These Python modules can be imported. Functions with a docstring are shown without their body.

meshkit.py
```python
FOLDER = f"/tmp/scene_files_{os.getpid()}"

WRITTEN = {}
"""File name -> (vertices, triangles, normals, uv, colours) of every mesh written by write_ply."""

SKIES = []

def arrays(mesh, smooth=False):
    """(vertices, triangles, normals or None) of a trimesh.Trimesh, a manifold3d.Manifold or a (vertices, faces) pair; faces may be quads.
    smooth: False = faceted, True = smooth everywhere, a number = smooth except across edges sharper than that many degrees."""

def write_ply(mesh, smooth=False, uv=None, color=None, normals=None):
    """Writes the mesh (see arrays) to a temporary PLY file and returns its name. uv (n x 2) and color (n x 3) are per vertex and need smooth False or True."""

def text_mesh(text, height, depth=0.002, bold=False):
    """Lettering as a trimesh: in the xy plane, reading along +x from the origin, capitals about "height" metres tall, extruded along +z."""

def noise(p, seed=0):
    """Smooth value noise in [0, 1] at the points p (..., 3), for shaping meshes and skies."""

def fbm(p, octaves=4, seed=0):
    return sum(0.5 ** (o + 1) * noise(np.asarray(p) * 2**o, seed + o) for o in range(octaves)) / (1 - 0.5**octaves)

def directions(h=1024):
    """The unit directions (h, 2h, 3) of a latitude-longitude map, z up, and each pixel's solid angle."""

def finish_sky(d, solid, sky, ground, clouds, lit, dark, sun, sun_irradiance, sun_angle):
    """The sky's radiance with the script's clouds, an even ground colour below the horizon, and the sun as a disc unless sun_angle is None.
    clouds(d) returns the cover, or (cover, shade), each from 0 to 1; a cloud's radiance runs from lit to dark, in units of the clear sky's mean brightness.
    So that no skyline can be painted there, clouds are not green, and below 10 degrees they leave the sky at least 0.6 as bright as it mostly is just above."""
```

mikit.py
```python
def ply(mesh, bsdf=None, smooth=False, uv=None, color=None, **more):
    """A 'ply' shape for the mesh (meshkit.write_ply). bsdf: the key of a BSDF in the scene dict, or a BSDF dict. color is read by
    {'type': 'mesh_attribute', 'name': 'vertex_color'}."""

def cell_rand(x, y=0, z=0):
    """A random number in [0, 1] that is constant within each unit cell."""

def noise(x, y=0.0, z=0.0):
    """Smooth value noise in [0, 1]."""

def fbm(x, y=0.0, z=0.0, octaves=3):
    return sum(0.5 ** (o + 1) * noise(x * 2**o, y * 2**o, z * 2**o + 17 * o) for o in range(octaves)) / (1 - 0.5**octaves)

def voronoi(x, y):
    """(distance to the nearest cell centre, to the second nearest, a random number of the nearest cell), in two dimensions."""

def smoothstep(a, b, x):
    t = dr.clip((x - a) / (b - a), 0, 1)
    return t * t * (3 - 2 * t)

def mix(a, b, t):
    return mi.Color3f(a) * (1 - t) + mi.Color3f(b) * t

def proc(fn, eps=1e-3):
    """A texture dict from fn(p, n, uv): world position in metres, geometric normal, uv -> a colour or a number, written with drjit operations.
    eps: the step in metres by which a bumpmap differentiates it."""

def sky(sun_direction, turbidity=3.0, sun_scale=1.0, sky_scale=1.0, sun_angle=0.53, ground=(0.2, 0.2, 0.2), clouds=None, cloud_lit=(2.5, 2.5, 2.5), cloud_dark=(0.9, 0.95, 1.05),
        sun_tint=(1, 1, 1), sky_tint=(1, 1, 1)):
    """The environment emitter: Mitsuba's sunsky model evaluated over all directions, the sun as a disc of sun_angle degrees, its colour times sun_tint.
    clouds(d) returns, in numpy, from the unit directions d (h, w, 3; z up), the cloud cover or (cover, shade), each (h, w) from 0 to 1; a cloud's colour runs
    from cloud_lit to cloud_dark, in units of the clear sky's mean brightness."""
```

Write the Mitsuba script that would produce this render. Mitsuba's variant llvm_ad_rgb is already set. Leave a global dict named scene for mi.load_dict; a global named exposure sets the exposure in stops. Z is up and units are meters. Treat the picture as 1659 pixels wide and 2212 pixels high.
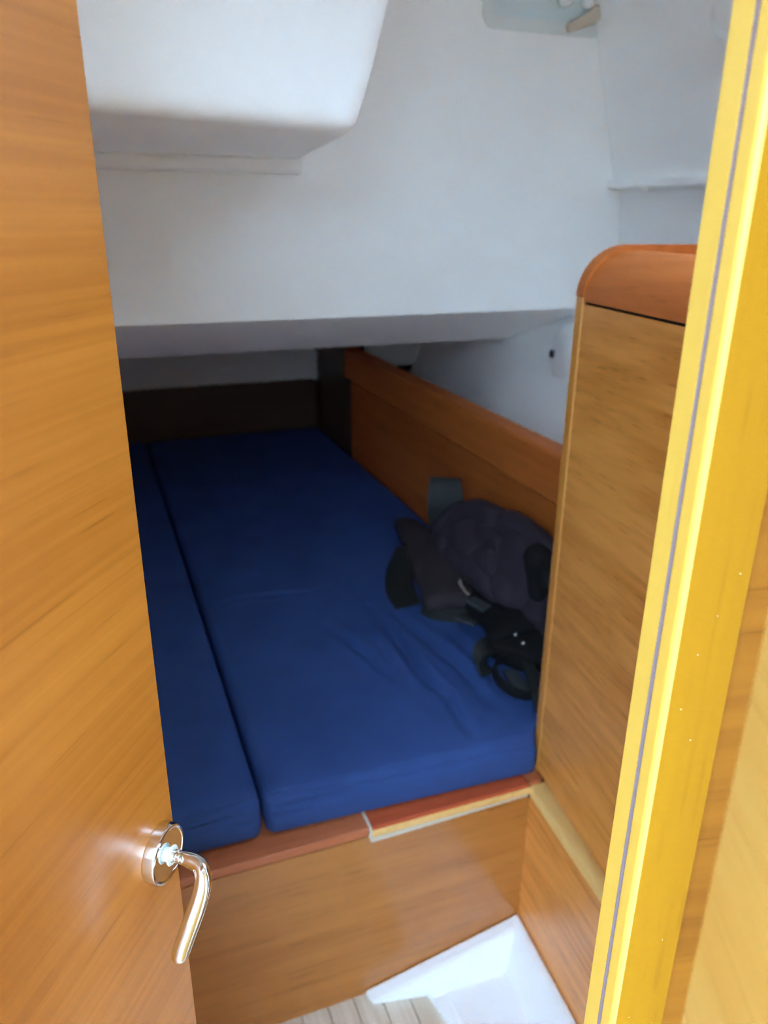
import math, random
import numpy as np, trimesh, mitsuba as mi, drjit as dr, mikit
import manifold3d as m3
from shapely.geometry import Polygon, Point, box as sbox
from mikit import noise, fbm, smoothstep, mix

# ------------------------------------------------------------------ camera, sky, exposure
PITCH, YAW, ROLL = math.radians(21.2), math.radians(20.9), math.radians(0.43)
FOCAL = 1659.0
eye = np.array([0.0, 0.0, 1.6])
fwd = np.array([math.sin(YAW)*math.cos(PITCH), math.cos(YAW)*math.cos(PITCH), -math.sin(PITCH)])
r0 = np.array([math.cos(YAW), -math.sin(YAW), 0.0]); u0 = np.cross(r0, fwd)
rgt = r0*math.cos(ROLL) + u0*math.sin(ROLL)
upv = np.cross(rgt, fwd)
T = mi.ScalarTransform4f
exposure = 5.75
scene, labels = {}, {}
scene['camera'] = {'type': 'thinlens', 'fov': 2*math.degrees(math.atan(1659/2/FOCAL)), 'fov_axis': 'x',
                   'aperture_radius': 0.0022, 'focus_distance': 0.66, 'near_clip': 0.02, 'far_clip': 500.0,
                   'to_world': T().look_at(origin=eye.tolist(), target=(eye+fwd).tolist(), up=upv.tolist())}

def cloud_cover(d):
    n = 0.5 + 0.25*np.sin(3*d[..., 0]+1.0)*np.cos(4*d[..., 1]) + 0.15*np.sin(9*d[..., 0]*d[..., 1]+5*d[..., 2])
    return np.clip(0.72 + 0.2*n, 0, 1), np.clip(0.2*n, 0, 1)
scene['sky'] = mikit.sky([-0.45, -0.5, 0.74], turbidity=3.5, sun_scale=0.0, sky_scale=1.0, ground=(0.28, 0.31, 0.34), clouds=cloud_cover, cloud_lit=(1.9, 2.75, 3.7), cloud_dark=(0.75, 0.95, 1.2), sky_tint=(1.0, 1.06, 1.0))

# ------------------------------------------------------------------ materials
def S(r, g, b):
    c = np.array([r, g, b])/255.0
    return tuple(np.where(c <= 0.04045, c/12.92, ((c+0.055)/1.055)**2.4).tolist())

def mat(name, base, rough=0.5, spec=0.5, metallic=0.0, coat=0.0, coat_gloss=0.9, sheen=0.0, bump=None, bscale=0.0):
    d = {'type': 'principled', 'base_color': base if isinstance(base, dict) else {'type': 'rgb', 'value': list(base)},
         'roughness': rough, 'specular': spec, 'metallic': metallic}
    if coat: d['clearcoat'] = coat; d['clearcoat_gloss'] = coat_gloss
    if sheen: d['sheen'] = sheen; d['sheen_tint'] = 0.5
    if bump: d = {'type': 'bumpmap', 'arbitrary': bump, 'scale': bscale, 'bsdf': d}
    scene[name] = {'type': 'twosided', 'bsdf': d}

def wood(light, dark, deep, dx, dy, amount=1.0, seed=0.0, vertical=False, fine=1.0, sharp=0.0):
    """varnished veneer; the grain runs along the horizontal direction (dx, dy), or upwards"""
    def f(p, n, uv):
        a = p.x*dx + p.y*dy
        b = p.y*dx - p.x*dy
        z = p.z
        if vertical: a, z = z, a
        w = 0.02*noise(a*2.2+seed, z*3, b*3)
        zz = z + w
        broad = fbm(a*0.9+seed, zz*16*fine, b*16, 2)
        streak = fbm(a*3.5+seed, zz*95*fine, b*60+3, 3)
        if sharp: streak = streak*(1-sharp) + sharp*fbm(a*5+seed, zz*300, b*60, 3)
        pore = noise(a*16+7+seed, zz*420*fine, b*200)
        pmask = smoothstep(0.66, 0.86, pore)*smoothstep(0.42, 0.62, streak)
        c = mix(light, dark, smoothstep(0.25, 0.8, 0.45*broad + 0.55*streak)*amount)
        return mix(c, deep, pmask*0.38*amount)
    return mikit.proc(f)

DD = np.array([0.586, 0.810, 0.0])            # the door leaf runs this way
DN = np.array([0.810, -0.586, 0.0])           # and faces this way
mat('wood_door', wood(S(176,112,40), S(148,86,24), S(102,53,13), DD[0], DD[1], 1.0, 1.0, sharp=0.5), 0.3, 0.5, coat=0.9)
mat('wood_cross', wood(S(182,118,52), S(156,92,34), S(124,68,22), 1, 0, 0.7, 5.0, fine=0.6), 0.22, 0.5, coat=1.0, coat_gloss=0.93)
mat('wood_long', wood(S(222,150,72), S(192,120,48), S(150,88,32), 0.0, 1, 0.95, 9.0), 0.36, 0.5, coat=0.25)
mat('wood_trim', wood(S(206,140,62), S(186,116,46), S(146,84,30), 0, 1, 0.6, 2.0, vertical=True), 0.28, 0.5, coat=0.4)
mat('wood_rail', wood(S(190,106,48), S(164,84,34), S(124,58,22), 0, 1, 0.6, 12.0), 0.5, 0.2)
mat('wood_red', wood(S(190,112,72), S(168,88,52), S(140,62,34), 1, 0, 0.6, 3.0), 0.35, 0.5)
mat('wood_redder', wood(S(196,96,58), S(172,70,38), S(140,52,26), 1, 0, 0.8, 4.0), 0.45, 0.4)
mat('wood_oiled', wood(S(232,190,118), S(214,168,94), S(180,132,68), 0, 1, 0.5, 7.0), 0.3, 0.5, coat=0.4)
mat('wood_amber', wood(S(166,116,6), S(153,100,5), S(126,74,4), 0, 1, 0.55, 6.0, vertical=True, fine=0.5), 0.55, 0.15)
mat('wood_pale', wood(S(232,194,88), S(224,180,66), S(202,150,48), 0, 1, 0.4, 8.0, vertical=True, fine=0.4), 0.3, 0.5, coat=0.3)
mat('wood_bulkhead', wood(S(152,94,18), S(128,74,10), S(100,50,6), 0.98, -0.2, 0.9, 15.0), 0.55, 0.15)
mat('wood_near', wood(S(212,172,88), S(198,148,62), S(164,114,42), 0.43, 0.90, 0.8, 17.0), 0.35, 0.5)
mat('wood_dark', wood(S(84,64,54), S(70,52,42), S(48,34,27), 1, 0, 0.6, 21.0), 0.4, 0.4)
def plank_col(p, n, uv):
    s = fbm(p.x*130, p.y*4, 0, 3)
    t = mikit.cell_rand(dr.floor(p.x/0.058), 3, 1)
    return mix(S(212,202,186), S(196,183,164), smoothstep(0.25, 0.8, s*0.75+t*0.25))
mat('plank', mikit.proc(plank_col), 0.45, 0.4)
mat('plank_gap', S(120,104,88), 0.7, 0.2)
def gelcoat(c, k=0.02):
    def f(p, n, uv): return mi.Color3f(c)*(1-k+2*k*fbm(p.x*4, p.y*4, p.z*4, 2))
    return mikit.proc(f)
mat('white_gelcoat', gelcoat(S(238,240,239)), 0.42, 0.4)
mat('white_liner', gelcoat(S(232,234,233)), 0.55, 0.35)
mat('white_plastic', S(228,229,228), 0.3, 0.5)
mat('white_tray', gelcoat(S(238,246,252)), 0.28, 0.5)
mat('beige_plastic', S(196,184,166), 0.4, 0.4)
mat('grey_frame', S(190,196,196), 0.4, 0.5)
mat('acrylic', S(206,220,222), 0.12, 0.5)
mat('frame_white', S(214,220,218), 0.4, 0.4)
mat('switch_navy', S(24,30,48), 0.35, 0.5)
def cloth(c1, c2):
    def f(p, n, uv):
        wv = noise(p.x*900, p.y*900, p.z*900)
        m = fbm(p.x*9+3, p.y*9, p.z*9, 3)
        return mix(c1, c2, dr.clip(0.65*m+0.35*wv, 0, 1))
    return mikit.proc(f)
mat('blue_cloth', cloth(S(40,61,110), S(53,82,142)), 0.85, 0.2, sheen=0.25)
mat('bag_cloth', cloth(S(44,38,46), S(58,52,62)), 0.8, 0.25, sheen=0.2)
mat('bag_pad', cloth(S(46,40,42), S(60,54,58)), 0.8, 0.25)
mat('bag_web', cloth(S(21,26,26), S(33,38,38)), 0.6, 0.4)
mat('bag_black', cloth(S(18,19,20), S(27,28,30)), 0.75, 0.2)
mat('buckle', S(54,60,64), 0.3, 0.5)
mat('steel', S(205,208,214), 0.2, 0.5, metallic=1.0)
mat('chrome', S(232,232,232), 0.07, 0.5, metallic=1.0)
mat('nylon', S(196,210,212), 0.35, 0.5)
mat('sealant', S(134,118,124), 0.7, 0.2)
mat('filler', S(206,200,184), 0.6, 0.3)
mat('fleck', S(222,200,140), 0.6, 0.2)
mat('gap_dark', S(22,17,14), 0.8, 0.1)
scene['pane_glass'] = {'type': 'thindielectric'}

# ------------------------------------------------------------------ mesh helpers
def numbered(key):
    if key not in scene and not any(k.startswith(key+'__') for k in scene): return key
    i = 1
    while f'{key}_{i:03d}' in scene or any(k.startswith(f'{key}_{i:03d}__') for k in scene): i += 1
    return f'{key}_{i:03d}'

def obj(name, mesh, bsdf, parent=None, smooth=30, label=None):
    key = numbered(parent+'__'+name if parent else name)
    scene[key] = mikit.ply(mesh, bsdf, smooth=smooth)
    if label and parent: labels[key] = {'label': label}
    return key
def tag(key, label, cat, group=None):
    labels[key] = {'label': label, 'category': cat}
    if group: labels[key]['group'] = group
def struct(key, label=None):
    labels[key] = {'kind': 'structure'}
    if label: labels[key]['label'] = label

def man(mesh): return m3.Manifold(m3.Mesh(np.asarray(mesh.vertices, np.float32), np.asarray(mesh.faces, np.uint32)))
def tri(m):
    q = m.to_mesh(); return trimesh.Trimesh(q.vert_properties[:, :3].astype(float), q.tri_verts.astype(int), process=False)
def box(lo, hi):
    lo, hi = np.minimum(lo, hi), np.maximum(lo, hi)
    return trimesh.creation.box(extents=np.array(hi)-np.array(lo), transform=trimesh.transformations.translation_matrix((np.array(lo)+np.array(hi))/2))
def hull_pts(pts): return trimesh.convex.convex_hull(np.asarray(pts, float))
def spheres_hull(items, seg=16):
    return m3.Manifold.batch_hull([m3.Manifold.sphere(r, seg).translate(list(map(float, c))) for c, r in items])
def rbox(lo, hi, r, seg=16):
    lo, hi = np.array(lo, float), np.array(hi, float)
    return tri(spheres_hull([((x, y, z), r) for x in (lo[0]+r, hi[0]-r) for y in (lo[1]+r, hi[1]-r) for z in (lo[2]+r, hi[2]-r)], seg))
def frame(mesh, o, ex, ey, ez):
    M = np.eye(4); M[:3, 0], M[:3, 1], M[:3, 2], M[:3, 3] = ex, ey, ez, o
    out = mesh.copy(); out.apply_transform(M)
    if np.linalg.det(M[:3, :3]) < 0: out.invert()
    return out
def prism(poly, h0, h1):
    """a plan outline extruded from h0 to h1"""
    m = trimesh.creation.extrude_polygon(poly if hasattr(poly, 'exterior') else Polygon(poly), h1-h0); m.apply_translation([0, 0, h0]); return m
def tube(path, rad, n=14, closed_caps=True):
    path = np.asarray(path, float); k = len(path); rad = np.broadcast_to(rad, (k,))
    tan = np.gradient(path, axis=0); tan /= np.linalg.norm(tan, axis=1, keepdims=True)
    ref = np.array([0, 0, 1.0]) if abs(tan[0, 2]) < 0.9 else np.array([1.0, 0, 0])
    V = []
    for i in range(k):
        a = ref - tan[i]*(ref@tan[i]); a /= np.linalg.norm(a); ref = a; b = np.cross(tan[i], a)
        th = np.linspace(0, 2*np.pi, n, endpoint=False)
        V.append(path[i] + rad[i]*(np.cos(th)[:, None]*a + np.sin(th)[:, None]*b))
    V = np.vstack(V); F = []
    for i in range(k-1):
        for j in range(n):
            a0, a1, b0, b1 = i*n+j, i*n+(j+1) % n, (i+1)*n+j, (i+1)*n+(j+1) % n
            F += [[a0, a1, b1], [a0, b1, b0]]
    c0, c1 = len(V), len(V)+1; V = np.vstack([V, path[0], path[-1]])
    for j in range(n):
        F += [[c0, (j+1) % n, j], [c1, (k-1)*n+j, (k-1)*n+(j+1) % n]]
    return trimesh.Trimesh(V, F, process=False)
def spline(pts, n=40):
    from scipy.interpolate import CubicSpline
    pts = np.asarray(pts, float); t = np.r_[0, np.cumsum(np.linalg.norm(np.diff(pts, axis=0), axis=1))]
    return CubicSpline(t, pts)(np.linspace(0, t[-1], n))
def ribbon(pts, width, thick, side=None, n=40, soft=True):
    """a flat strap: path pts, its width along side (3-vector per point or one), closed and thick"""
    P = spline(pts, n) if soft else np.asarray(pts, float); n = len(P)
    tan = np.gradient(P, axis=0); tan /= np.linalg.norm(tan, axis=1, keepdims=True)
    side = np.asarray(side, float)
    if side.ndim == 2:
        idx = np.linspace(0, len(side)-1, n); side = np.array([[np.interp(v, range(len(side)), side[:, c]) for c in range(3)] for v in idx])
    else: side = np.tile(side, (n, 1))
    s = side - tan*(side*tan).sum(1, keepdims=True); s /= np.linalg.norm(s, axis=1, keepdims=True)
    nr = np.cross(tan, s)
    w = np.interp(np.linspace(0, 1, n), np.linspace(0, 1, len(np.atleast_1d(width))), np.atleast_1d(width))[:, None]/2
    prof = [(-1, -.5), (-.94, .5), (-.3, .62), (.3, .62), (.94, .5), (1, -.5), (.3, -.5), (-.3, -.5)]
    m = len(prof)
    V = np.stack([P + a*w*s + b*thick*nr for a, b in prof], 1).reshape(-1, 3); F = []
    for i in range(n-1):
        for j in range(m):
            a0, a1, b0, b1 = i*m+j, i*m+(j+1) % m, (i+1)*m+j, (i+1)*m+(j+1) % m
            F += [[a0, b0, b1], [a0, b1, a1]]
    for j in range(1, m-1): F += [[0, j, j+1], [(n-1)*m, (n-1)*m+j+1, (n-1)*m+j]]
    t = trimesh.Trimesh(V, F, process=False); t.fix_normals(); return t
def loft(rings, cap=True):
    """closed rings of equal count stacked into a skin"""
    R = [np.asarray(r, float) for r in rings]; m = len(R[0]); V = np.vstack(R); F = []
    for i in range(len(R)-1):
        for j in range(m):
            a0, a1, b0, b1 = i*m+j, i*m+(j+1) % m, (i+1)*m+j, (i+1)*m+(j+1) % m
            F += [[a0, a1, b1], [a0, b1, b0]]
    if cap:
        for k, flip in ((0, True), (len(R)-1, False)):
            c = len(V); V = np.vstack([V, R[k].mean(0)])
            for j in range(m):
                f = [c, k*m+j, k*m+(j+1) % m]; F.append(f[::-1] if flip else f)
    t = trimesh.Trimesh(V, F, process=False); t.fix_normals(); return t
def sheet(grid, thick, nrm):
    """a solid slab from a grid (a x b x 3) of points, thickened along nrm"""
    G = np.asarray(grid, float); a, b = G.shape[:2]
    V = np.vstack([G.reshape(-1, 3), G.reshape(-1, 3)+np.asarray(nrm, float)*thick]); N = a*b; F = []
    q = lambda i, j: i*b+j
    for i in range(a-1):
        for j in range(b-1):
            F += [[q(i, j), q(i+1, j), q(i+1, j+1)], [q(i, j), q(i+1, j+1), q(i, j+1)]]
            F += [[N+q(i, j), N+q(i+1, j+1), N+q(i+1, j)], [N+q(i, j), N+q(i, j+1), N+q(i+1, j+1)]]
    ring = [q(i, 0) for i in range(a)] + [q(a-1, j) for j in range(1, b)] + [q(i, b-1) for i in range(a-2, -1, -1)] + [q(0, j) for j in range(b-2, 0, -1)]
    for k in range(len(ring)):
        u, v = ring[k], ring[(k+1) % len(ring)]; F += [[u, v, N+v], [u, N+v, N+u]]
    t = trimesh.Trimesh(V, F, process=False); t.fix_normals(); return t
def slab(a, b, z0, z1, t, side=1):
    """an upright board between plan points a and b, t thick towards its right (side=1) or left"""
    a, b = np.array(a, float), np.array(b, float); d = (b-a)/np.linalg.norm(b-a); n = np.array([d[1], -d[0]])*t*side
    return prism([a, b, b+n, a+n], z0, z1)
def noise3(P, s, seed):
    rng = np.random.RandomState(seed); out = np.zeros(len(P))
    for k in range(7):
        d = rng.normal(size=3); d /= np.linalg.norm(d)
        out += np.sin(P@d*s*(0.6+0.25*k)+rng.uniform(0, 6.28)+1.3*np.sin(P@np.roll(d, 1)*s*0.5+k))/(1+0.3*k)
    return out/4

CEIL = 2.14
# ------------------------------------------------------------------ the setting
# floor: pale planks in the cabin and on into the saloon
x = -0.62
while x < 0.74:
    obj('plank', box([x+0.0012, -0.35, -0.02], [min(x+0.058, 0.745)-0.0012, 1.140, 0.0]), 'plank', 'floor')
    x += 0.058
obj('subfloor', box([-2.6, -3.0, -0.06], [1.7, 3.9, -0.02]), 'plank_gap', 'floor')
x = -2.6
obj('saloon_sole', box([-2.6, -3.0, -0.02], [1.5, -0.352, -0.0005]), 'plank', 'floor')
struct('floor', 'pale planked cabin sole')

# ceiling with the opening of a deck hatch over the standing room
hatch = sbox(0.62, 0.40, 1.10, 0.77)
obj('panel', prism(Polygon([(-0.64, 0.06), (1.5, 0.30), (1.5, 1.86), (-0.64, 1.86)], [list(hatch.exterior.coords)]), CEIL, CEIL+0.05), 'white_gelcoat', 'ceiling')
struct('ceiling')
fr = sbox(0.59, 0.37, 1.13, 0.80).difference(hatch)
obj('frame', prism(fr, CEIL+0.05, CEIL+0.075), 'grey_frame', 'window_2')
# its lid stands open, hinged forward
lid = frame(prism(sbox(-0.27, 0.0, 0.27, 0.41), 0, 0.012), [0.86, 0.36, CEIL+0.08], [1, 0, 0], [0, -0.35, 0.937], [0, -0.937, -0.35])
obj('lid', lid, 'grey_frame', 'window_2')
struct('window_2', 'deck hatch over the standing room')

# white panel across the berth with the small window into the cockpit
WY = 1.80
rr = sbox(0.945, 2.025, 1.205, 2.10).buffer(0.028)      # rounded opening, its top is cut by the ceiling
wall = Polygon([(-0.64, 1.368), (1.42, 1.368), (1.42, CEIL+0.02), (-0.64, CEIL+0.02)]).difference(rr)
obj('panel', frame(prism(wall, 0, 0.03), [0, WY, 0], [1, 0, 0], [0, 0, 1], [0, 1, 0]), 'white_gelcoat', 'wall_back', smooth=20)
struct('wall_back', 'white moulded panel across the cabin over the berth')
ring = rr.buffer(0.004).difference(rr.buffer(-0.022))
obj('frame', frame(prism(ring, -0.006, 0.02), [0, WY, 0], [1, 0, 0], [0, 0, 1], [0, 1, 0]), 'frame_white', 'window_1')
obj('pane', frame(prism(rr.buffer(-0.019), 0.004, 0.012), [0, WY, 0], [1, 0, 0], [0, 0, 1], [0, 1, 0]), 'acrylic', 'window_1', label='milky acrylic pane')
obj('stay', ribbon([[1.13, WY-0.012, 2.006], [1.185, WY-0.020, 2.03], [1.25, WY-0.03, 2.075], [1.30, WY-0.032, 2.115]], [0.018, 0.034, 0.036], 0.006, [0, 0, 1], n=16), 'beige_plastic', 'window_1', label='beige friction stay')
for cx in (1.105, 1.165):
    obj('latch', rbox([cx, WY-0.028, 2.048], [cx+0.026, WY-0.004, 2.075], 0.008), 'white_plastic', 'window_1')
struct('window_1', 'small round-cornered window in the white panel')

# sloping soffit under the cockpit, the low ceiling over the berth and the white end wall
obj('soffit', sheet([[[-0.64, WY, 1.368], [1.42, WY, 1.368]], [[-0.64, 2.2, 1.231], [1.42, 2.2, 1.231]]], 0.03, [0, 0.15, 1]), 'white_liner', 'ceiling')
obj('berth_ceiling', box([-0.64, 2.2, 1.232], [1.62, 3.86, 1.26]), 'white_liner', 'ceiling')
obj('panel', rbox([-0.64, 3.80, 0.80], [1.168, 3.86, 1.24], 0.012), 'white_liner', 'wall_end')
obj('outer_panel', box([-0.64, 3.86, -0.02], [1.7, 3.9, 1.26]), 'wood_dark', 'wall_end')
struct('wall_end')
obj('panel', box([-0.66, 0.0, 0.0], [-0.62, 3.86, CEIL]), 'white_liner', 'wall_left')
struct('wall_left')

# the hull side, its upper lining and the ledge between them
sec = {0.30: [(-0.05, 1.16), (0.40, 1.16), (0.9, 1.165), (1.05, 1.20), (1.25, 1.265), (1.37, 1.30), (1.52, 1.35), (1.68, 1.335)],
       1.80: [(-0.05, 1.16), (0.40, 1.16), (0.9, 1.165), (1.05, 1.205), (1.25, 1.27), (1.37, 1.30), (1.52, 1.35), (1.68, 1.335)],
       2.20: [(-0.05, 1.165), (0.40, 1.165), (0.9, 1.172), (1.05, 1.215), (1.25, 1.27), (1.37, 1.30), (1.52, 1.35), (1.68, 1.335)],
       3.20: [(-0.05, 1.20), (0.40, 1.20), (0.9, 1.33), (1.05, 1.385), (1.25, 1.43), (1.37, 1.46), (1.52, 1.48), (1.68, 1.5)],
       3.86: [(-0.05, 1.20), (0.40, 1.20), (0.9, 1.40), (1.05, 1.455), (1.25, 1.50), (1.37, 1.52), (1.52, 1.53), (1.68, 1.55)]}
ys = np.r_[0.30, np.linspace(0.6, 3.86, 30)]; ky = sorted(sec)
G = [[[np.interp(y, ky, [sec[k][i][1] for k in ky]), y, sec[1.8][i][0]] for i in range(8)] for y in ys]
obj('hull_side', sheet(G, 0.03, [1, 0, 0]), 'white_liner', 'wall_right', smooth=60)
zu = np.linspace(1.684, CEIL+0.01, 8)
G = [[[1.312 - 0.279*(z-1.684) - 0.05*(z-1.684)**2, y, z] for z in zu] for y in (0.30, 1.0, 1.80)]
obj('upper_lining', sheet(G, 0.03, [1, 0, 0]), 'white_gelcoat', 'wall_right', smooth=60)
obj('ledge', rbox([1.292, 0.30, 1.664], [1.39, 1.80, 1.684], 0.005, 10), 'white_gelcoat', 'wall_right')
obj('ledge_clip', rbox([1.286, 1.64, 1.655], [1.30, 1.665, 1.668], 0.003, 8), 'white_plastic', 'wall_right')
struct('wall_right', 'white hull side with its lining and ledge')
# end of the side trough behind the rail
obj('trough_end', rbox([1.135, 3.19, 0.965], [1.40, 3.25, 1.235], 0.02), 'white_liner', 'wall_right')

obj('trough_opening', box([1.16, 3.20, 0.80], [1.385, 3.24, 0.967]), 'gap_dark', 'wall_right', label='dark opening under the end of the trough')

# ------------------------------------------------------------------ doorway
P0, P1, P2 = np.array([0.323, 0.361]), np.array([0.315, 0.322]), np.array([0.356, 0.312])
# the rounded post and the strip lining the opening, a ragged filler seam between them
e01 = (P1-P0)/np.linalg.norm(P1-P0); e12 = (P2-P1)/np.linalg.norm(P2-P1); L01 = np.linalg.norm(P1-P0)
back = np.array([0.045, 0.0])
Pm = P0 + e01*L01*0.58
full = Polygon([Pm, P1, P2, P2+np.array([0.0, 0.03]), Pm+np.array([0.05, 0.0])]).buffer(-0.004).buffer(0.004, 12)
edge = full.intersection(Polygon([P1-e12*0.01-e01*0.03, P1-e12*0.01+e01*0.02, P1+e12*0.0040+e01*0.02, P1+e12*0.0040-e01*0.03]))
obj('post_lit_edge', prism(edge, 0, 2.02), 'wood_pale', 'trim_1', smooth=50, label='pale rounded edge of the post with its highlight painted in')  # pale wood carried just round the corner paints the highlight there
post = Polygon([P1+e12*0.0040+np.array([0.0, 0.0002]), P2, P2+np.array([0.002, 0.012]), P1+e12*0.0040+np.array([0.002, 0.02])])
obj('post', prism(post, 0, 2.02), 'wood_amber', 'trim_1', smooth=50)
lin = Polygon([P0, P0+e01*L01*0.54, P0+e01*L01*0.54+back*0.8, P0+back*0.8]).buffer(-0.0012).buffer(0.0012, 6)
obj('lining', prism(lin, 0, 2.02), 'wood_pale', 'trim_1', smooth=50)
nin = np.array([e01[1], -e01[0]]);  nin = nin if nin[0] < 0 else -nin     # out of the reveal, into the opening
zs = np.linspace(0.02, 2.0, 80); rows = []
for z in zs:
    w = 0.00035 + 0.0022*max(0, math.sin(z*7.2+0.8))**2*(0.5+0.5*math.sin(z*3.1+2.0)) + 0.0003*abs(math.sin(z*23))
    c = 0.56 + 0.02*math.sin(z*4.0)
    a, b = P0+e01*(L01*c-w), P0+e01*(L01*c+w)
    rows.append([[*(a+nin*0.0004), z], [*(b+nin*0.0004), z]])
obj('seam_filler', sheet(rows, 0.006, [-nin[0], -nin[1], 0]), 'sealant', 'trim_1', label='lilac grey filler in the open joint')
rng = random.Random(4)
nam = np.array([e12[1], -e12[0]]); nam = nam if nam[1] < 0 else -nam
for t, z in ((0.42, 1.345), (0.30, 1.305), (0.62, 1.372), (0.86, 1.40), (0.55, 1.28), (0.72, 1.10), (0.34, 1.02)):
    c = P1+e12*0.041*t+nam*0.0003
    fl = trimesh.creation.icosphere(1, 0.0005); fl.apply_scale([1, 0.5, 1.3]); fl.apply_translation([c[0], c[1], z]); obj('paint_fleck', fl, 'fleck', 'trim_1')
struct('trim_1', 'amber varnished door post at the right of the opening')
# bulkhead to the right of the post, the panel of the saloon next to the camera
PB = np.array([0.358, 0.318]); pb_d = np.array([0.98, -0.2]); pb_d /= np.linalg.norm(pb_d)
obj('right_panel', slab(PB, PB+pb_d*1.0, 0, 2.1, 0.02, -1), 'wood_bulkhead', 'wall_front')
HX = np.array([-0.325, 0.108]); hd = np.array([0.937, 0.35])
obj('left_panel', slab(HX-hd*0.35, HX-hd*0.012, 0, 2.1, 0.03, -1), 'wood_bulkhead', 'wall_front')
obj('header', slab(HX-hd*0.012, HX+hd*0.75, 2.03, CEIL+0.05, 0.03, -1), 'wood_bulkhead', 'wall_front')
# deck over the saloon with the companionway standing open
obj('saloon_deck', prism(Polygon([(-2.6, -3.0), (1.5, -3.0), (1.5, 0.28), (-0.66, 0.02), (-2.6, 0.02)], [[(-2.3, -2.5), (-0.1, -2.5), (-0.1, -0.12), (-2.3, -0.12)]]), CEIL, CEIL+0.05), 'white_gelcoat', 'ceiling')
obj('saloon_side', box([-2.6, -3.0, 0], [-2.56, 0.0, CEIL]), 'white_gelcoat', 'wall_saloon')
obj('saloon_side', box([1.3, -3.0, 0], [1.34, 0.1, CEIL]), 'white_gelcoat', 'wall_saloon')
obj('saloon_end', box([-2.6, -3.04, 0], [1.34, -3.0, CEIL]), 'white_gelcoat', 'wall_saloon')
obj('far_left_panel', box([-2.6, -0.05, 0], [-0.66, -0.02, CEIL]), 'wood_bulkhead', 'wall_front')
struct('wall_front', 'wooden bulkhead with the doorway')
NP = np.array([0.231, 0.191]); nd = np.array([0.437, 0.90])
obj('panel', slab(NP, NP-nd*0.8, 0, 2.1, 0.018, -1), 'wood_near', 'wall_saloon')
struct('wall_saloon', 'wooden panel beside the viewer, close on the right')

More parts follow.
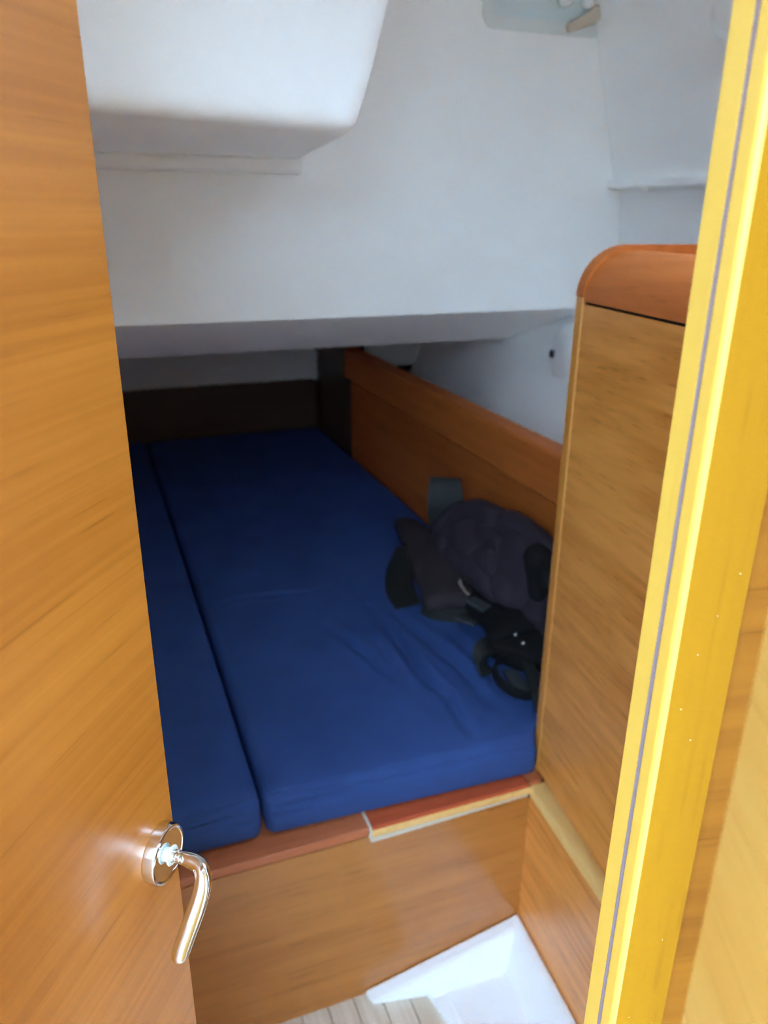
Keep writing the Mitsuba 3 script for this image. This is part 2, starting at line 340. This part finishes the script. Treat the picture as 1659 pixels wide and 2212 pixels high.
# the open door on the left
ROSE = np.array([0.002, 0.561, 1.072])
def on_door(mesh): return frame(mesh, ROSE, DD, [0, 0, 1], DN)      # local: along the leaf, up, out of the face
leaf = rbox([-0.585, -0.985, -0.022], [0.029, 0.90, 0.0], 0.0012, 8)
obj('leaf', on_door(leaf), 'wood_door', 'door_1')
def revolve(prof, n=48):
    return trimesh.creation.revolve(np.asarray(prof, float), sections=n)
rose = revolve([(0, 0), (0.0262, 0), (0.0265, 0.0015), (0.0265, 0.0095), (0.0258, 0.0112), (0.0243, 0.0118), (0.0232, 0.0114), (0.0225, 0.0106), (0.0, 0.0104)])
h = obj('handle', on_door(rose), 'chrome', 'door_1', smooth=35, label='chrome lever handle on a round rose')
collar = revolve([(0.0, 0.0104), (0.0064, 0.0104), (0.0064, 0.0138), (0.0088, 0.0138), (0.0092, 0.0145), (0.0088, 0.0152), (0.0060, 0.0154), (0.0, 0.0154)])
obj('collar', on_door(collar), 'nylon', h, label='pale nylon ring')
lp = [[0, 0, 0.010], [0, 0, 0.022], [-0.0006, -0.0002, 0.034], [-0.003, -0.002, 0.043], [-0.009, -0.007, 0.0485], [-0.018, -0.017, 0.050], [-0.031, -0.034, 0.0470], [-0.042, -0.050, 0.0435], [-0.050, -0.063, 0.0410]]
pth = spline(lp, 60); s = np.linspace(0, 1, 60)
rad = np.interp(s, [0, 0.12, 0.2, 0.3, 0.45, 0.7, 0.9, 0.955, 0.985, 1.0], [0.0058, 0.0058, 0.0070, 0.0073, 0.0074, 0.0080, 0.0077, 0.0066, 0.0044, 0.0012])
obj('lever', on_door(tube(pth, rad, 24)), 'chrome', h, smooth=60)
struct('door_1', 'varnished wooden cabin door standing open on the left')

# ------------------------------------------------------------------ the white moulding over the berth
def ring_pts(corners, radii, z, n=10):
    out = []
    m = len(corners)
    for i in range(m):
        p, a, b = np.array(corners[i], float), np.array(corners[i-1], float), np.array(corners[(i+1) % m], float)
        u, v = (a-p)/np.linalg.norm(a-p), (b-p)/np.linalg.norm(b-p); ang = math.acos(np.clip(u@v, -1, 1)); d = radii[i]/math.tan(ang/2)
        s, e = p+u*d, p+v*d; c = p + (u+v)/np.linalg.norm(u+v)*radii[i]/math.sin(ang/2)
        a0 = math.atan2(*(s-c)[::-1]); a1 = math.atan2(*(e-c)[::-1]); da = (a1-a0+math.pi) % (2*math.pi)-math.pi
        for t in np.linspace(0, 1, n): out.append([c[0]+radii[i]*math.cos(a0+da*t), c[1]+radii[i]*math.sin(a0+da*t), z])
    return np.array(out)
rings = []
for dz, ins in ((0.0, 0.030), (0.003, 0.018), (0.010, 0.007), (0.022, 0.001), (0.035, -0.004), (0.10, -0.030), (0.18, -0.058), (0.30, -0.100), (0.427, -0.145)):
    z = 1.712+dz; lean = 0.22*dz + max(ins, 0)*0.9
    FL, FRc, BR, BL = (-0.55, 0.88+lean), (0.428-ins, 1.225+lean), (0.505-ins, 1.798), (-0.55, 1.798)
    rings.append(ring_pts([BL, FL, FRc, BR], [0.004, 0.02, 0.05, 0.004], z))
tag(obj('overhead_moulding', loft(rings), 'white_gelcoat', smooth=40), 'white rounded box moulding hanging from the ceiling over the berth', 'moulding')
obj('cove', rbox([-0.55, 1.776, 1.680], [0.487, 1.799, 1.714], 0.010), 'white_gelcoat', 'overhead_moulding')

# ------------------------------------------------------------------ berth base with its lip
YB = 1.126
obj('front_panel', box([-0.61, YB, 0.0], [0.7705, YB+0.018, 0.440]), 'wood_cross', 'berth')
obj('lip', rbox([-0.61, YB-0.004, 0.4435], [0.4035, 1.40, 0.465], 0.004, 8), 'wood_red', 'berth')
obj('lip', rbox([0.4075, YB-0.003, 0.443], [0.767, 1.40, 0.4648], 0.003, 8), 'wood_redder', 'berth', label='reddish lift-out section of the lip')
obj('lip_edge', rbox([0.408, YB-0.006, 0.4405], [0.772, YB-0.001, 0.4565], 0.002, 8), 'wood_oiled', 'berth', label='pale edge strip of the lift-out section')
obj('joint_filler', rbox([0.4025, YB-0.0055, 0.438], [0.4085, 1.175, 0.4655], 0.0015, 8), 'filler', 'berth', label='whitish filler in the lip joint')
obj('joint_filler', hull_pts([[0.405, YB-0.007, 0.4405], [0.768, YB-0.005, 0.4395], [0.768, YB-0.005, 0.4360], [0.405, YB-0.007, 0.4300], [0.405, YB+0.004, 0.4405], [0.768, YB+0.004, 0.4395], [0.768, YB+0.004, 0.436], [0.405, YB+0.004, 0.430]]), 'filler', 'berth', label='whitish gap under the lift-out section')
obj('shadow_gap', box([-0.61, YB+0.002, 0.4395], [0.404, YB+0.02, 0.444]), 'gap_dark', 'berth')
obj('board', prism(Polygon([(-0.61, 1.40), (0.768, 1.40), (0.768, 1.1285), (0.80, 1.1285), (0.83, 1.175), (1.10, 1.175), (1.10, 3.77), (-0.61, 3.77)]), 0.44, 0.4645), 'wood_red', 'berth')
obj('end_stop', rbox([0.764, YB-0.008, 0.432], [0.772, YB, 0.440], 0.002, 8), 'gap_dark', 'berth')
tag('berth', 'varnished wooden berth front with a reddish lip under the blue cushions', 'berth')

# end board and the side backboard with its rail
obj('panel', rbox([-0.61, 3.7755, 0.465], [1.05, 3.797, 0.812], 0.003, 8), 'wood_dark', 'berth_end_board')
obj('corner_piece', rbox([1.078, 3.25, 0.465], [1.185, 3.797, 0.96], 0.006, 8), 'wood_dark', 'berth_end_board')  # dark block stretched over the rail end to imitate its deep shade
obj('corner_shade', rbox([1.06, 3.26, 0.955], [1.133, 3.797, 1.228], 0.006, 8), 'wood_dark', 'berth_end_board')  # dark block standing in for the unlit opening beside the end wall
tag('berth_end_board', 'dark wooden board across the far end of the berth', 'board')
obj('panel', rbox([1.075, 1.20, 0.465], [1.095, 3.24, 0.912], 0.003, 8), 'wood_rail', 'berth_backboard')
rl = Polygon([(1.045, 0.926), (1.045, 1.036), (1.049, 1.045), (1.057, 1.050), (1.105, 1.050), (1.113, 1.045), (1.117, 1.036), (1.117, 0.926)])
m = trimesh.creation.extrude_polygon(rl, 2.04)
obj('rail', frame(m, [0, 1.20, 0], [1, 0, 0], [0, 0, 1], [0, 1, 0]), 'wood_rail', 'berth_backboard', smooth=35, label='rounded orange rail along the top')
tag('berth_backboard', 'wooden backboard with a rounded top rail along the hull side of the berth', 'board')

# ------------------------------------------------------------------ blue cushions
def seg_d(X, Y, pts):
    d = np.full(len(X), 9.0); t = np.zeros(len(X))
    pts = np.asarray(pts, float); cum = np.r_[0, np.cumsum(np.linalg.norm(np.diff(pts, axis=0), axis=1))]
    for k in range(len(pts)-1):
        a, b = pts[k], pts[k+1]; ab = b-a; u = np.clip(((X-a[0])*ab[0]+(Y-a[1])*ab[1])/(ab@ab), 0, 1)
        q = np.hypot(X-a[0]-u*ab[0], Y-a[1]-u*ab[1]); better = q < d
        t = np.where(better, (cum[k]+u*(cum[k+1]-cum[k]))/cum[-1], t); d = np.minimum(d, q)
    return d, t
CREASES = [([(0.505, 1.74), (0.552, 1.567), (0.590, 1.395)], 0.006, 0.016), ([(0.654, 1.80), (0.652, 1.55), (0.637, 1.386), (0.624, 1.24)], 0.008, 0.017),
           ([(0.645, 1.50), (0.665, 1.338), (0.652, 1.205)], 0.007, 0.014), ([(0.690, 1.76), (0.723, 1.552), (0.748, 1.431), (0.742, 1.25)], 0.007, 0.018),
           ([(0.58, 1.62), (0.610, 1.45), (0.60, 1.30)], 0.004, 0.016), ([(0.208, 1.955), (0.316, 1.968), (0.421, 1.959), (0.60, 1.925)], 0.003, 0.012),
           ([(0.80, 1.62), (0.80, 1.42), (0.78, 1.28)], 0.005, 0.018)]
def cushion(x0, x1, seed, creases, corner):
    top, z0, z1, yf = 0.012, 0.4655, 0.562, 1.166
    m = spheres_hull([((x, y, z), 0.021) for x in (x0+0.021, x1-0.021) for y in (yf+0.021, 3.765-0.021) for z in (z0+0.021, z1-0.021)], 28).refine_to_length(0.008)
    V = tri(m); P = V.vertices.copy()
    up = np.clip((P[:, 2]-z0)/(z1-z0), 0, 1)
    edge = np.minimum.reduce([P[:, 0]-x0, x1-P[:, 0], P[:, 1]-yf, 3.765-P[:, 1]])
    crown = np.clip(edge/0.09, 0, 1); crown = crown*(2-crown)
    dz = top*crown + 0.0035*noise3(P*[1, 1, 0], 9, seed)*crown
    for pts, depth, w in creases:
        d, t = seg_d(P[:, 0], P[:, 1], pts); amp = 2.1*depth*np.sin(np.pi*np.clip(0.06+0.94*t, 0, 1))**0.7
        dz += amp*(-np.exp(-(d/w)**2) + 0.55*np.exp(-((d-1.7*w)/(w*1.1))**2))*np.clip(edge/0.03, 0, 1)
    P[:, 2] += dz*up**2
    near = np.exp(-((P[:, 1]-yf)/0.10)**2)
    P[:, 1] -= 0.040*np.clip(P[:, 0]-0.2, 0, 9)*near
    k = np.clip((P[:, 0]-0.785)/0.02, 0, 1); P[:, 1] = np.where(P[:, 1] < 1.182, P[:, 1]*(1-k)+np.maximum(P[:, 1], 1.178)*k, P[:, 1])
    front = np.clip(1-(V.vertices[:, 1]-yf)/0.03, 0, 1)
    P[:, 1] -= 0.008*np.sin(np.pi*up)*front*(1-k)
    for zc, a, ln in ((0.553, 0.015, 0.11), (0.536, 0.013, 0.20), (0.519, 0.009, 0.09)):
        d = np.abs(P[:, 0]-corner); P[:, 1] += a*np.exp(-((V.vertices[:, 2]-zc+0.02*d)/0.0055)**2)*np.exp(-(d/ln)**2)*front
    P[:, 1] += 0.005*np.exp(-((V.vertices[:, 2]-0.545)/0.0045)**2)*front
    P[:, 1] += 0.0012*noise3(P, 40, seed+3)*front
    V.vertices = P; return V
tag(obj('berth_cushion', cushion(0.207, 1.07, 1, CREASES, 0.21), 'blue_cloth', smooth=55), 'wide blue fabric berth cushion with creases, under the black bag', 'cushion')
tag(obj('berth_cushion', cushion(-0.58, 0.1995, 7, [], 0.195), 'blue_cloth', smooth=55), 'dark blue fabric berth cushion beside the open door, left of the seam', 'cushion')

# ------------------------------------------------------------------ locker on the right
LO = np.array([0.800, 1.165]); la = math.radians(7); ld = np.array([-math.sin(la), -math.cos(la)]); ln_ = np.array([math.cos(la), -math.sin(la)])   # towards the viewer; into the locker
def plan(pts, z0, z1): return prism(Polygon([LO+ld*a+ln_*b for a, b in pts]), z0, z1)
LEN = 0.80
# corner strip: a solid upright with a rounded outer edge
cs = Polygon([LO+ld*a+ln_*b for a, b in [(-0.006, 0.0), (0.020, 0.0), (0.020, 0.03), (-0.006, 0.03)]]).buffer(-0.004).buffer(0.004, 8)
obj('corner_piece', prism(cs, 0.474, 1.470), 'wood_trim', 'locker', smooth=50, label='rounded solid corner strip')
obj('side_panel', plan([(0.0205, 0.0025), (LEN, 0.0025), (LEN, 0.02), (0.0205, 0.02)], 0.474, 1.4585), 'wood_long', 'locker')
obj('end_panel', plan([(-0.004, 0.03), (0.014, 0.03), (0.014, 0.40), (-0.004, 0.40)], 0.474, 1.47), 'wood_long', 'locker')
obj('top_gap', plan([(0.02, 0.006), (LEN, 0.006), (LEN, 0.02), (0.02, 0.02)], 1.4585, 1.4635), 'gap_dark', 'locker')
# quarter-round top rail and its end cap
R = 0.082
arc = [(R-R*math.cos(t), R*math.sin(t)) for t in np.linspace(0, math.pi/2, 14)]
prof = Polygon(arc + [(0.105, R), (0.105, 0.0)])
def along(poly, a0, a1, zb, off=0.0):
    m = trimesh.creation.extrude_polygon(poly, a1-a0)
    o = LO+ld*a0+ln_*off
    return frame(m, [o[0], o[1], zb], [ln_[0], ln_[1], 0], [0, 0, 1], [ld[0], ld[1], 0])
obj('top_rail', along(prof, 0.0205, LEN, 1.4635, 0.0015), 'wood_rail', 'locker', smooth=25, label='quarter-round top rail')
R2 = R+0.002
arc2 = [(R2-R2*math.cos(t), R2*math.sin(t)) for t in np.linspace(0, math.pi/2, 14)]
cap = Polygon(arc2 + [(0.36, R2), (0.36, 0.0)]).buffer(-0.0015).buffer(0.0015, 4)
obj('end_cap', along(cap, -0.006, 0.020, 1.4705), 'wood_rail', 'locker', smooth=25, label='rounded end cap')
obj('top_shelf', along(sbox(0.105, 0.0, 0.36, 0.055), 0.0205, LEN, 1.47), 'wood_long', 'locker')
obj('fiddle', along(sbox(0.30, 0.0, 0.318, 0.105), 0.0205, LEN, 1.47), 'wood_redder', 'locker', label='reddish back fiddle')
# recessed lower part with its bright rounded ledge
l2a = math.radians(4.5); l2 = np.array([-math.sin(l2a), -math.cos(l2a)]); n2 = np.array([math.cos(l2a), -math.sin(l2a)]); LB = np.array([0.770, 1.1258])
obj('lower_panel', prism(Polygon([LB, LB+l2*0.8, LB+l2*0.8+n2*0.018, LB+n2*0.018]), 0.0, 0.436), 'wood_long', 'locker')
q = Polygon([(0.0, 0.0), (0.0, 0.010), (0.003, 0.016), (0.009, 0.020), (0.035, 0.0215), (0.06, 0.0215), (0.06, 0.0)])
m = trimesh.creation.extrude_polygon(q, 0.80)
obj('lower_ledge', frame(m, [LB[0]-0.002, LB[1]+0.002, 0.4365], [n2[0], n2[1], 0], [0, 0, 1], [l2[0], l2[1], 0]), 'wood_oiled', 'locker', smooth=40, label='pale rounded ledge above the lower panel')
tag('locker', 'tall wooden locker with a rounded top rail, right of the blue berth', 'locker')

# ------------------------------------------------------------------ white moulded corner of the hull liner on the floor
c0, c1 = np.array([0.395, 1.122, 0.004]), np.array([0.766, 1.122, 0.088])
e0 = np.array([0.705, 0.30, 0.100])
NPT = 9
def lerp(a, b, t): return np.asarray(a)*(1-t)+np.asarray(b)*t
rowsA = []
for t in np.linspace(0, 1, 14):
    outer = lerp(c0, c1, t)
    rowsA.append([outer, outer+[0, -0.010, 0.002], outer+[0.004, -0.020-0.018*t, -0.004-0.018*t], outer+[0.006, -0.03-0.03*t, -0.012-0.045*t]])
V = np.array(rowsA)
# one skin: back rim, side rim, basin; triangulated as a height field over the plan
foot = Polygon([(0.395, 1.122), (0.766, 1.122), (0.703, 0.29), (0.575, 0.29), (0.537, 0.99), (0.520, 1.073), (0.402, 1.096)])
gx, gy = np.meshgrid(np.linspace(0.39, 0.77, 77), np.linspace(0.29, 1.125, 120))
def tray_h(x, y):
    t = np.clip((x-0.395)/0.371, 0, 1)
    hb = 0.012+0.078*t                                   # height along the berth front
    xs = 0.766-0.075*(1.122-y)                           # the locker's foot
    db, ds = 1.122-y, xs-x
    hs = 0.090+0.01*np.clip((1.122-y), 0, 1)
    rim_b = hb - np.clip((db-0.028)/0.05, 0, 1)*(0.020+0.05*t)
    rim_s = hs - np.clip((ds-0.012)/0.055, 0, 1)*0.075
    basin = 0.012+0.012*np.clip((x-0.54)/0.2, 0, 1)
    return np.maximum(np.maximum(rim_b*(db < 0.2), rim_s*(ds < 0.2)), basin)
from scipy.spatial import Delaunay
bd = np.array([foot.exterior.interpolate(s).coords[0] for s in np.linspace(0, foot.length, 400, endpoint=False)])
ins = np.array([[a, b] for a, b in zip(gx.ravel(), gy.ravel()) if foot.contains(Point(a, b)) and foot.exterior.distance(Point(a, b)) > 0.003])
P = np.vstack([bd, ins]); D = Delaunay(P).simplices
cen = P[D].mean(1); D = D[[foot.contains(Point(*c)) for c in cen]]
top = np.c_[P, tray_h(P[:, 0], P[:, 1])]; bot = np.c_[P, np.full(len(P), 0.001)]; N = len(P)
F = list(map(list, D)) + [[N+a, N+c, N+b] for a, b, c in D]
for k in range(400):
    u, v = k, (k+1) % 400; F += [[u, v, N+v], [u, N+v, N+u]]
tr = trimesh.Trimesh(np.vstack([top, bot]), F, process=False); tr.fix_normals()
tag(obj('liner_moulding', tr, 'white_tray', smooth=22), 'white moulded liner corner on the floor between berth front and locker', 'moulding')

# ------------------------------------------------------------------ lamps
def ellipsoid_pad(c, r, nrm_axis):
    s = trimesh.creation.icosphere(4); V = s.vertices
    e = 2.6
    V = np.sign(V)*np.abs(V)**(2/e); V /= (np.abs(V)**e).sum(1, keepdims=True)**(1/e)
    s.vertices = V*np.array(r)+np.array(c); return s
hl = ellipsoid_pad([1.262, 1.868, 1.232], [0.026, 0.062, 0.082], 0)
lm = obj('body', hl, 'white_plastic', 'hull_lamp', smooth=60)
obj('rim', ellipsoid_pad([1.272, 1.868, 1.232], [0.018, 0.068, 0.088], 0), 'white_plastic', 'hull_lamp', smooth=60)
obj('switch', rbox([1.230, 1.886, 1.220], [1.248, 1.908, 1.241], 0.005), 'switch_navy', 'hull_lamp', label='dark navy switch')
tag('hull_lamp', 'white oval lamp with a dark switch on the hull side behind the locker', 'lamp')
dm = revolve([(0, -0.045), (0.03, -0.043), (0.055, -0.035), (0.07, -0.02), (0.076, 0.0), (0.0, 0.0)])
def on_ceiling(m): m = m.copy(); m.apply_translation([1.19, 1.28, 2.02]); return m
dome = frame(dm, [1.205, 1.30, 1.985], [0, 1, 0], [0.27, 0, 0.963], [0.963, 0, -0.27])
obj('dome', dome, 'white_plastic', 'round_lamp', smooth=50)
obj('ring', frame(revolve([(0.070, -0.012), (0.086, -0.010), (0.09, 0.0), (0.088, 0.008), (0.07, 0.008)]), [1.205, 1.30, 1.985], [0, 1, 0], [0.27, 0, 0.963], [0.963, 0, -0.27]), 'white_plastic', 'round_lamp', smooth=50)
tag('round_lamp', 'white round lamp high on the side lining at the top edge', 'lamp')

# ------------------------------------------------------------------ black bag with straps on the cushion
def blob(items, edge, disp, seed, scale=22, smooth_n=12, seg=20):
    parts = [spheres_hull(it, seg) for it in items]
    m = parts[0]
    for p in parts[1:]: m = m + p
    t = tri(m.refine_to_length(edge)); t.merge_vertices()
    trimesh.smoothing.filter_taubin(t, lamb=0.5, nu=0.51, iterations=smooth_n)
    n = noise3(t.vertices, scale, seed); f = np.abs(noise3(t.vertices, scale*0.7, seed+11))
    crease = -np.exp(-(f/0.10)**2)
    t.vertices = t.vertices + t.vertex_normals*(disp*0.5*n+disp*0.8*crease)[:, None]
    t.vertices = np.c_[np.minimum(t.vertices[:, 0], 1.064), t.vertices[:, 1], np.maximum(t.vertices[:, 2], 0.577)]
    return t
body = blob([[((0.975, 2.02, 0.655), 0.050), ((1.025, 2.04, 0.715), 0.040), ((0.975, 1.86, 0.66), 0.062), ((1.015, 1.87, 0.775), 0.050)],
             [((0.975, 1.86, 0.66), 0.062), ((1.015, 1.87, 0.775), 0.050), ((1.00, 1.62, 0.66), 0.070), ((1.015, 1.63, 0.81), 0.052)],
             [((1.00, 1.62, 0.66), 0.070), ((1.015, 1.63, 0.81), 0.052), ((1.01, 1.40, 0.65), 0.062), ((1.015, 1.42, 0.775), 0.05)],
             [((0.955, 1.93, 0.655), 0.050), ((0.965, 1.74, 0.665), 0.062), ((0.975, 1.58, 0.665), 0.058)]], 0.009, 0.020, 5, scale=26, smooth_n=6)
obj('body', body, 'bag_cloth', 'bag', smooth=60, label='soft purple-black body')
flap = blob([[((0.945, 1.95, 0.70), 0.026), ((0.945, 1.78, 0.705), 0.032), ((0.975, 1.80, 0.775), 0.024)],
             [((0.945, 1.78, 0.705), 0.032), ((0.975, 1.80, 0.775), 0.024), ((0.945, 1.64, 0.715), 0.026), ((0.97, 1.66, 0.775), 0.022)]], 0.008, 0.016, 23, scale=34, smooth_n=5)
obj('flap', flap, 'bag_cloth', 'bag', smooth=60, label='folded flap bulging over the body')
gap_shade = blob([[((0.985, 1.50, 0.80), 0.036), ((0.98, 1.42, 0.78), 0.040), ((0.975, 1.46, 0.735), 0.034)]], 0.009, 0.010, 31)
obj('gap_shade', gap_shade, 'bag_black', 'bag', smooth=60, label='black lump painted as the shadowed gap beside the locker')  # black blob put where only shadow fills the gap
pad = blob([[((0.935, 2.27, 0.600), 0.026), ((0.955, 2.25, 0.602), 0.026), ((0.90, 2.10, 0.605), 0.031), ((0.955, 2.11, 0.615), 0.032)],
            [((0.90, 2.10, 0.605), 0.031), ((0.955, 2.11, 0.615), 0.032), ((0.850, 1.90, 0.607), 0.033), ((0.920, 1.89, 0.625), 0.034)],
            [((0.850, 1.90, 0.607), 0.033), ((0.920, 1.89, 0.625), 0.034), ((0.805, 1.71, 0.604), 0.030), ((0.885, 1.69, 0.612), 0.032)]], 0.009, 0.009, 8, smooth_n=20)
obj('shoulder_pad', pad, 'bag_pad', 'bag', smooth=60, label='long padded shoulder strap')
under = blob([[((0.90, 1.78, 0.605), 0.026), ((0.99, 1.72, 0.61), 0.028), ((0.90, 1.60, 0.602), 0.026), ((1.0, 1.5, 0.605), 0.030)],
              [((0.90, 1.60, 0.602), 0.026), ((0.985, 1.5, 0.602), 0.030), ((0.885, 1.46, 0.600), 0.025)]], 0.009, 0.008, 41)
obj('back_panel', under, 'bag_black', 'bag', smooth=60, label='black back panel under the body')
obj('tab', ribbon([[1.00, 2.06, 0.62], [0.99, 2.04, 0.70], [0.985, 2.045, 0.78], [0.99, 2.06, 0.815], [0.995, 2.07, 0.826]], [0.09, 0.105, 0.115, 0.112, 0.095], 0.016, [0.934, -0.357, 0], n=24), 'bag_web', 'bag', label='stiff dark tab leaning on the backboard')
obj('webbing', ribbon([[0.862, 2.06, 0.615], [0.815, 1.98, 0.600], [0.775, 1.90, 0.586], [0.752, 1.82, 0.582], [0.747, 1.755, 0.580]], [0.06, 0.085, 0.085, 0.08], 0.006, [0.95, -0.35, 0.1], n=24), 'bag_web', 'bag', label='flat webbing end on the blue cushion')
obj('webbing', ribbon([[0.775, 1.72, 0.585], [0.83, 1.655, 0.584], [0.89, 1.62, 0.585], [0.93, 1.585, 0.59], [0.98, 1.52, 0.60]], 0.05, 0.008, [0, 1, 0.6], n=30), 'bag_web', 'bag')
obj('webbing', ribbon([[0.90, 1.72, 0.66], [0.945, 1.66, 0.655], [0.985, 1.58, 0.64], [1.0, 1.48, 0.62], [0.99, 1.38, 0.61]], 0.035, 0.006, [0.7, 0.6, 0.6], n=30), 'bag_web', 'bag')
obj('webbing', ribbon([[0.88, 1.62, 0.62], [0.90, 1.54, 0.62], [0.915, 1.46, 0.615], [0.93, 1.38, 0.60], [0.95, 1.30, 0.59]], 0.055, 0.006, [1, 0.2, 0.5], n=30), 'bag_black', 'bag')
lump = blob([[((0.93, 1.58, 0.60), 0.040), ((0.87, 1.47, 0.598), 0.034), ((0.99, 1.50, 0.61), 0.05)],
             [((0.855, 1.44, 0.595), 0.030), ((0.98, 1.40, 0.605), 0.045), ((0.90, 1.37, 0.595), 0.03)],
             [((0.98, 1.40, 0.605), 0.045), ((0.93, 1.28, 0.595), 0.030), ((1.0, 1.27, 0.60), 0.04)]], 0.010, 0.008, 14)
obj('hip_belt', lump, 'bag_black', 'bag', smooth=50, label='bunched black hip belt')
# flat loop of webbing standing on its edge near the front
cl = np.array([0.838, 1.315, 0.600]); a1 = np.array([0.050, 0.01, 0.0]); a2 = np.array([-0.01, 0.062, 0.012]); th = np.linspace(0.25, 2*math.pi*0.93, 40)
loop = [cl+a1*math.cos(t)+a2*math.sin(t) for t in th]
obj('webbing', ribbon(loop, 0.026, 0.005, [0.1, -0.3, 1], soft=False), 'bag_black', 'bag', label='black webbing loop')
obj('webbing', ribbon([[0.845, 1.44, 0.60], [0.82, 1.43, 0.612], [0.795, 1.40, 0.606], [0.79, 1.36, 0.59]], 0.06, 0.005, [0.4, 1, 0.2], n=20), 'bag_web', 'bag')
obj('webbing', ribbon([[0.885, 1.36, 0.612], [0.865, 1.29, 0.606], [0.842, 1.22, 0.590], [0.83, 1.195, 0.583]], 0.032, 0.005, [1, -0.2, 0], n=20), 'bag_web', 'bag', label='strap end hanging at the cushion front')
obj('inner_webbing', ribbon([[0.845, 1.36, 0.588], [0.838, 1.32, 0.586], [0.85, 1.275, 0.584]], 0.038, 0.004, [1, 0.2, 0], n=14), 'buckle', 'bag')
obj('buckle', rbox([-0.021, -0.030, -0.005], [0.021, 0.030, 0.005], 0.004).apply_transform(trimesh.transformations.rotation_matrix(0.5, [0.3, 0.2, 1])).apply_translation([0.872, 1.585, 0.648]), 'buckle', 'bag', label='grey plastic buckle')
obj('buckle', rbox([-0.014, -0.028, -0.004], [0.014, 0.028, 0.004], 0.003).apply_transform(trimesh.transformations.rotation_matrix(0.7, [0, 0.3, 1])).apply_translation([0.833, 1.575, 0.612]), 'buckle', 'bag', label='grey strap adjuster')
obj('rivet', tube([[0.868, 1.690, 0.668], [0.866, 1.676, 0.660], [0.868, 1.655, 0.652], [0.872, 1.640, 0.646]], 0.0048, 10), 'steel', 'bag', label='bright metal slider')
for c in ([0.878, 1.402, 0.655], [0.882, 1.372, 0.648]):
    rv = trimesh.creation.icosphere(3, 0.005); rv.apply_translation(c); obj('rivet', rv, 'steel', 'bag', label='bright metal stud')
tag('bag', 'black soft bag with padded straps and buckles lying on the blue cushion', 'bag')
